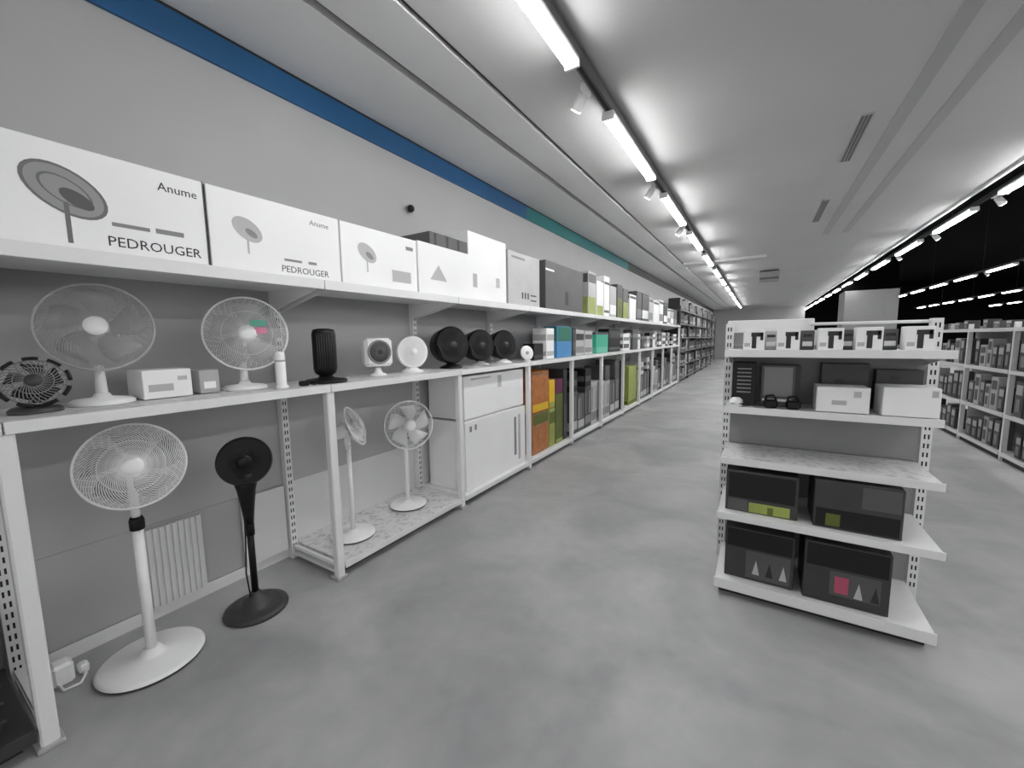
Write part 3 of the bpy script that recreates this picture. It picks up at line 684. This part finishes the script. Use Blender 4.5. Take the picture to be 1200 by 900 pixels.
# ------------------------------------------------------------------ gondola end on the right
GX0, GX1, GF, GB = -.165, .765, 2.52, 3.0
W = GX1-GX0
g = empty('gondola', (GX0, GB, 0), 'white five-shelf gondola end standing in the middle of the floor', 'shelving')
for x in (-.005, W+.03):
    q = MB().box(x-.022, x+.022, 0, .05, 0, 1.58).build('upright', WHITE, g)
    b = MB(); z = .08
    while z < 1.55:
        for d in (-.008, .008): b.box(x+d-.0035, x+d+.0035, -.0006, 0, z, z+.026)
        z += .05
    b.build('slot_row', HOLE, q)['kind'] = 'stuff'
for z0, z1 in ((.10, .50), (.502, .80), (.802, 1.085), (1.087, 1.44)): MB().box(.02, W, .01, .03, z0, z1).build('back_panel', GONDPANEL, g)
def shelf(zt, y0, y1, lip, m_, tip=0.0, base=False):
    s = MB().cbox(0, W, y0, y1, zt-.018, zt, .003).build('shelf', m_, g)
    MB().cbox(-.004, W+.004, y0-.008, y0, zt-lip, zt+.004, .003).build('price_rail', WHITE, s)
    if not base:
        for x in (.006, W-.012):
            MB().add([(x, y1, zt-.018), (x+.006, y1, zt-.018), (x, y0+.04, zt-.018), (x+.006, y0+.04, zt-.018), (x, y1, zt-.09), (x+.006, y1, zt-.09), (x, y0+.04, zt-.03), (x+.006, y0+.04, zt-.03)],
                     [(0, 1, 3, 2), (4, 6, 7, 5), (0, 4, 5, 1), (2, 3, 7, 6), (0, 2, 6, 4), (1, 5, 7, 3)]).build('bracket', WHITE, s)
    return s
d = GF-GB
shelf(1.418, d+.10, 0, .036, WHITE); shelf(1.085, d+.17, 0, .036, SHELF); shelf(.80, d+.08, 0, .036, SHELF); shelf(.50, d, 0, .036, WHITE)
shelf(.10, d, 0, .055, WHITE, base=True)
MB().box(.01, W-.01, d+.02, 0, .035, .082).build('base_box', WHITE, g)
MB().box(.02, W-.02, d+.05, 0, 0, .035).build('dark_kick_fill', SLOT, g)
MB().cbox(-.02, .44, .04, .06, 1.52, 1.60, .004).build('header_board', WHITE, g)
MB().tube([(.42, .03, 1.565), (W+.03, .03, 1.565)], .009, 8).build('top_bar', WHITE, g)
# gondola row behind the end unit
h = empty('gondola', (GX0, 3.07, 0), 'long double-sided white gondola row behind the gondola end', 'shelving')
MB().box(W/2-.015, W/2+.015, .02, 5.0, 0, 1.5).build('back_panel', GONDPANEL, h)
for s_ in (0, 1):
    for z in (.10, .50, .80, 1.105, 1.42):
        x0, x1 = (.03, W/2-.015) if s_ == 0 else (W/2+.015, W-.03)
        MB().cbox(x0, x1, .02, 5.0, z-.03, z, .003).build('shelf', WHITE, h)
for y in (.0, 1.25, 2.5, 3.75, 5.0): MB().box(W/2-.03, W/2+.03, y, y+.03, 0, 1.53).build('upright', WHITE, h)

# items on the gondola
def lampbox(x, i):
    o = MB().cbox(-.052, .052, -.045, .045, 0, .115, .003).build('bulb_carton', CARD); o.location = (x*1.03, GF+.19+.01*(i % 2), 1.42)
    tag(o, 'white carton with black lamp picture, %s from the left on gondola top' % ORD[i], 'box', 'white lamp cartons on the gondola top shelf')
    p = MB(); p.box(-.010, .012, -.0462, -.045, .010, .075); p.box(-.014, .040, -.0462, -.045, .075, .098); p.box(.030, .044, -.0462, -.045, .055, .098)
    p.build('lamp_picture', INK, o)
    MB().box(-.046, -.018, -.046, -.045, .02, .04).build('printed_line', PRINTL, o)
for i, x in enumerate((-.028, .128, .305, .455, .632)): lampbox(x, i)
for i, x in enumerate((.052, .216, .38, .545)):
    o = MB().cbox(-.03, .03, -.04, .04, 0, .105, .003).build('bulb_carton', (CARDG, CARDM, CARDM, CARDM)[i]); o.location = (x*1.03, GF+.27, 1.42)
    tag(o, 'grey carton set back between lamp cartons on gondola top, %s from left' % ORD[i], 'box', 'grey cartons on the gondola top shelf')
    MB().box(-.022, .022, -.041, -.04, .02, .045).build('printed_line', CARD, o); MB().box(-.02, .02, -.041, -.04, .07, .085).build('printed_line', INK, o)
Z2 = 1.087
o = carton('carton', -.130, -.01, 2.76, 2.92, Z2, Z2+.255, CARDK, 'black upright carton with fine grey lines on the second gondola shelf', 'box')
for i in range(7): print_my(o, 'printed_line', PRINTM, .2, .8, .3+.09*i, .33+.09*i)
t = empty('table_lamp', (-.105, 2.735, Z2+.002), 'small white dome lamp in front of the black carton on the gondola', 'lamp')
MB().lathe([(.032, 0), (.034, .006), (.012, .012), (.01, .02), (0, .02)], n=24).build('base', PLAST, t)
MB().lathe([(.036, .018), (.034, .035), (.02, .048), (0, .05)], n=24).build('shade', PLAST, t)
o = carton('carton', .016, .208, 2.80, 2.94, Z2, Z2+.24, CARDM, 'mid grey carton with black side on the second gondola shelf', 'box')
print_my(o, 'printed_panel', GREY, .08, .8, .25, .95); print_my(o, 'dark_edge', INK, .86, 1.0, 0, 1); print_my(o, 'printed_line', CARD, .05, .8, .12, .18)
for i, x in enumerate((.065, .165)):
    t = empty('desk_light', (x*1.06, 2.735, Z2+.002), 'small black handled lamp before the grey gondola carton, %s' % ('left one' if i == 0 else 'right one'), 'lamp', 'small black lights on the gondola')
    MB().cbox(-.035, .035, -.022, .022, 0, .048, .012).build('body', BLACK, t)
    MB().tube([(-.028, 0, .04), (-.02, 0, .068), (.01, 0, .072), (.026, 0, .045)], .006, 8).build('handle', BLACK, t)
o = carton('carton', .275, .497, 2.71, 2.88, Z2, Z2+.135, CARD, 'white carton with small grey print, left of the plain one on the second gondola shelf', 'box')
print_my(o, 'printed_mark', PRINTL, .3, .58, .3, .48); print_my(o, 'printed_mark', PRINTL, .7, .84, .62, .85)
o = carton('carton', .546, .757, 2.71, 2.90, Z2, Z2+.145, CARD, 'plain white carton at the right end of the second gondola shelf', 'box')
print_my(o, 'printed_mark', PRINTL, .84, .95, .7, .92)
o = carton('carton', .31, .52, 2.90, 2.99, Z2, Z2+.25, CARDD, 'charcoal carton at the back of the second gondola shelf behind the printed white one', 'box'); print_my(o, 'printed_line', INK, .3, .5, .5, .65)
o = carton('carton', .55, .74, 2.915, 2.99, Z2, Z2+.22, CARDD, 'charcoal carton at the back of the second gondola shelf behind the plain white one', 'box'); print_my(o, 'printed_line', INK, .3, .5, .75, .85)
Z4 = .50
o = carton('carton', -.13, .215, 2.58, 2.84, Z4, Z4+.235, CARDD, 'long charcoal carton with a lime label at the left of the fourth gondola shelf', 'box')
print_my(o, 'lime_label', LIME, .34, .90, .02, .26); print_my(o, 'printed_panel', CARDK, .04, .96, .34, .95); print_my(o, 'printed_panel', CARDM, .04, .32, .02, .3); print_my(o, 'printed_mark', OLIVE, .6, .68, .03, .2, .0016)
o = carton('carton', .28, .63, 2.565, 2.84, Z4, Z4+.25, CARDD, 'long charcoal carton with an olive mark at the right of the fourth gondola shelf', 'box')
print_my(o, 'printed_panel', CARDK, .03, .97, .04, .42); print_my(o, 'olive_mark', OLIVE, .15, .32, .06, .32, .0016); print_my(o, 'printed_panel', CARDM, .55, .97, .52, .96)
Z5 = .10
o = carton('carton', -.12, .215, 2.58, 2.86, Z5, Z5+.30, CARDD, 'charcoal carton with grey product pictures at the left of the bottom gondola shelf', 'box')
print_my(o, 'printed_panel', CARDK, .03, .97, .62, .97)
p = print_my(o, 'printed_panel', CARDM, .32, .95, .05, .58); hx, ya, yb, hh = fx(o)
for i in range(3): MB().add([(-.01+.065*i-.018, ya-.002, .04), (-.01+.065*i+.018, ya-.002, .04), (-.01+.065*i, ya-.002, .125)], [(0, 1, 2)]).build('product_picture', (PRINTL, INK, PRINTL)[i], p)
o = carton('carton', .255, .605, 2.555, 2.86, Z5, Z5+.32, CARDD, 'charcoal carton with a pink label at the right of the bottom gondola shelf', 'box')
print_my(o, 'printed_panel', CARDK, .03, .97, .60, .97); p = print_my(o, 'printed_panel', CARDM, .32, .9, .15, .56); hx, ya, yb, hh = fx(o)
print_my(o, 'pink_label', PINK, .38, .54, .2, .48, .0018)
for i in range(2): MB().add([(.055+.065*i-.018, ya-.002, .055), (.055+.065*i+.018, ya-.002, .055), (.055+.065*i, ya-.002, .14)], [(0, 1, 2)]).build('product_picture', (PRINTL, INK)[i], p)

# ------------------------------------------------------------------ shelving run on the right
RX = 2.47
def rbay(k):
    y = 9.35-1.2*(k+1)
    t = empty('shelving_bay', (RX, y, 0), 'white low shelving bay across the right aisle, %s from its far end' % ORD[k], 'shelving', 'right aisle shelving bays')
    for yy in ((0, 1.2) if k == 0 else (0,)): MB().box(0, .045, yy-.02, yy+.02, 0, 1.62).build('post', WHITE, t)
    MB().box(.44, .46, .02, 1.18, 0, 1.6).build('back_panel', GONDPANEL, t)
    for z in (.10, .55, 1.06, 1.55):
        s = MB().cbox(.0, .44, .02, 1.18, z-.03, z, .003).build('shelf', WHITE, t)
        MB().box(-.008, 0, .02, 1.18, z-.04, z+.004).build('price_rail', WHITE, s)
    MB().box(.02, .44, .02, 1.18, 0, .06).build('dark_kick_fill', SLOT, t)
LV = {.10: 'bottom shelf', .55: 'lower shelf', 1.06: 'upper shelf', 1.55: 'top'}
for k in range(4): rbay(k)
packs = {}
def pack(w_, h_, m_):
    key = (w_, h_, m_.name)
    if key not in packs:
        o = MB().cbox(-.06, .06, -w_/2, w_/2, 0, h_, .004).build('blister_pack', m_)
        MB().box(-.0612, -.06, -w_*.38, w_*.38, h_*.62, h_*.9).build('header_card', PRINTL if m_ in (CARDM, CARDD) else PRINTD, o)
        MB().box(-.064, -.06, -w_*.25, w_*.25, h_*.14, h_*.5).build('window', PRINTM if m_ in (CARDD, CARDM) else PRINTD, o)
        packs[key] = o; return o
    return copy_tree(packs[key])
for z, hs in ((.10, (.30, .34, .26)), (.55, (.34, .40, .30)), (1.06, (.28, .34, .36)), (1.55, (.10, .09, .12))):
    y = 9.28; n = 0
    while y > 5.75:
        w_ = (.11, .14, .17)[random.randrange(3)]; h_ = random.choice(hs); m_, nm = random.choice(((CARDG, 'light grey'), (CARDM, 'mid grey'), (CARDM, 'mid grey'), (CARDD, 'charcoal'), (CARDD, 'charcoal')))
        ry = (9.35-y) % 1.2
        if .04 < ry and ry+w_ < 1.16:
            o = pack(w_, h_, m_); o.location = (RX+.085, y-w_/2, z+.002)
            nn = ORD[n] if n < 20 else '%s past the twentieth' % ORD[n-20]
            tag(o, '%s pack on the right aisle shelving %s, %s from far end' % (nm, LV[z], nn), 'box', 'packs on the right aisle shelving'); n += 1
        y -= w_+(.03 if z < 1.5 else .14)
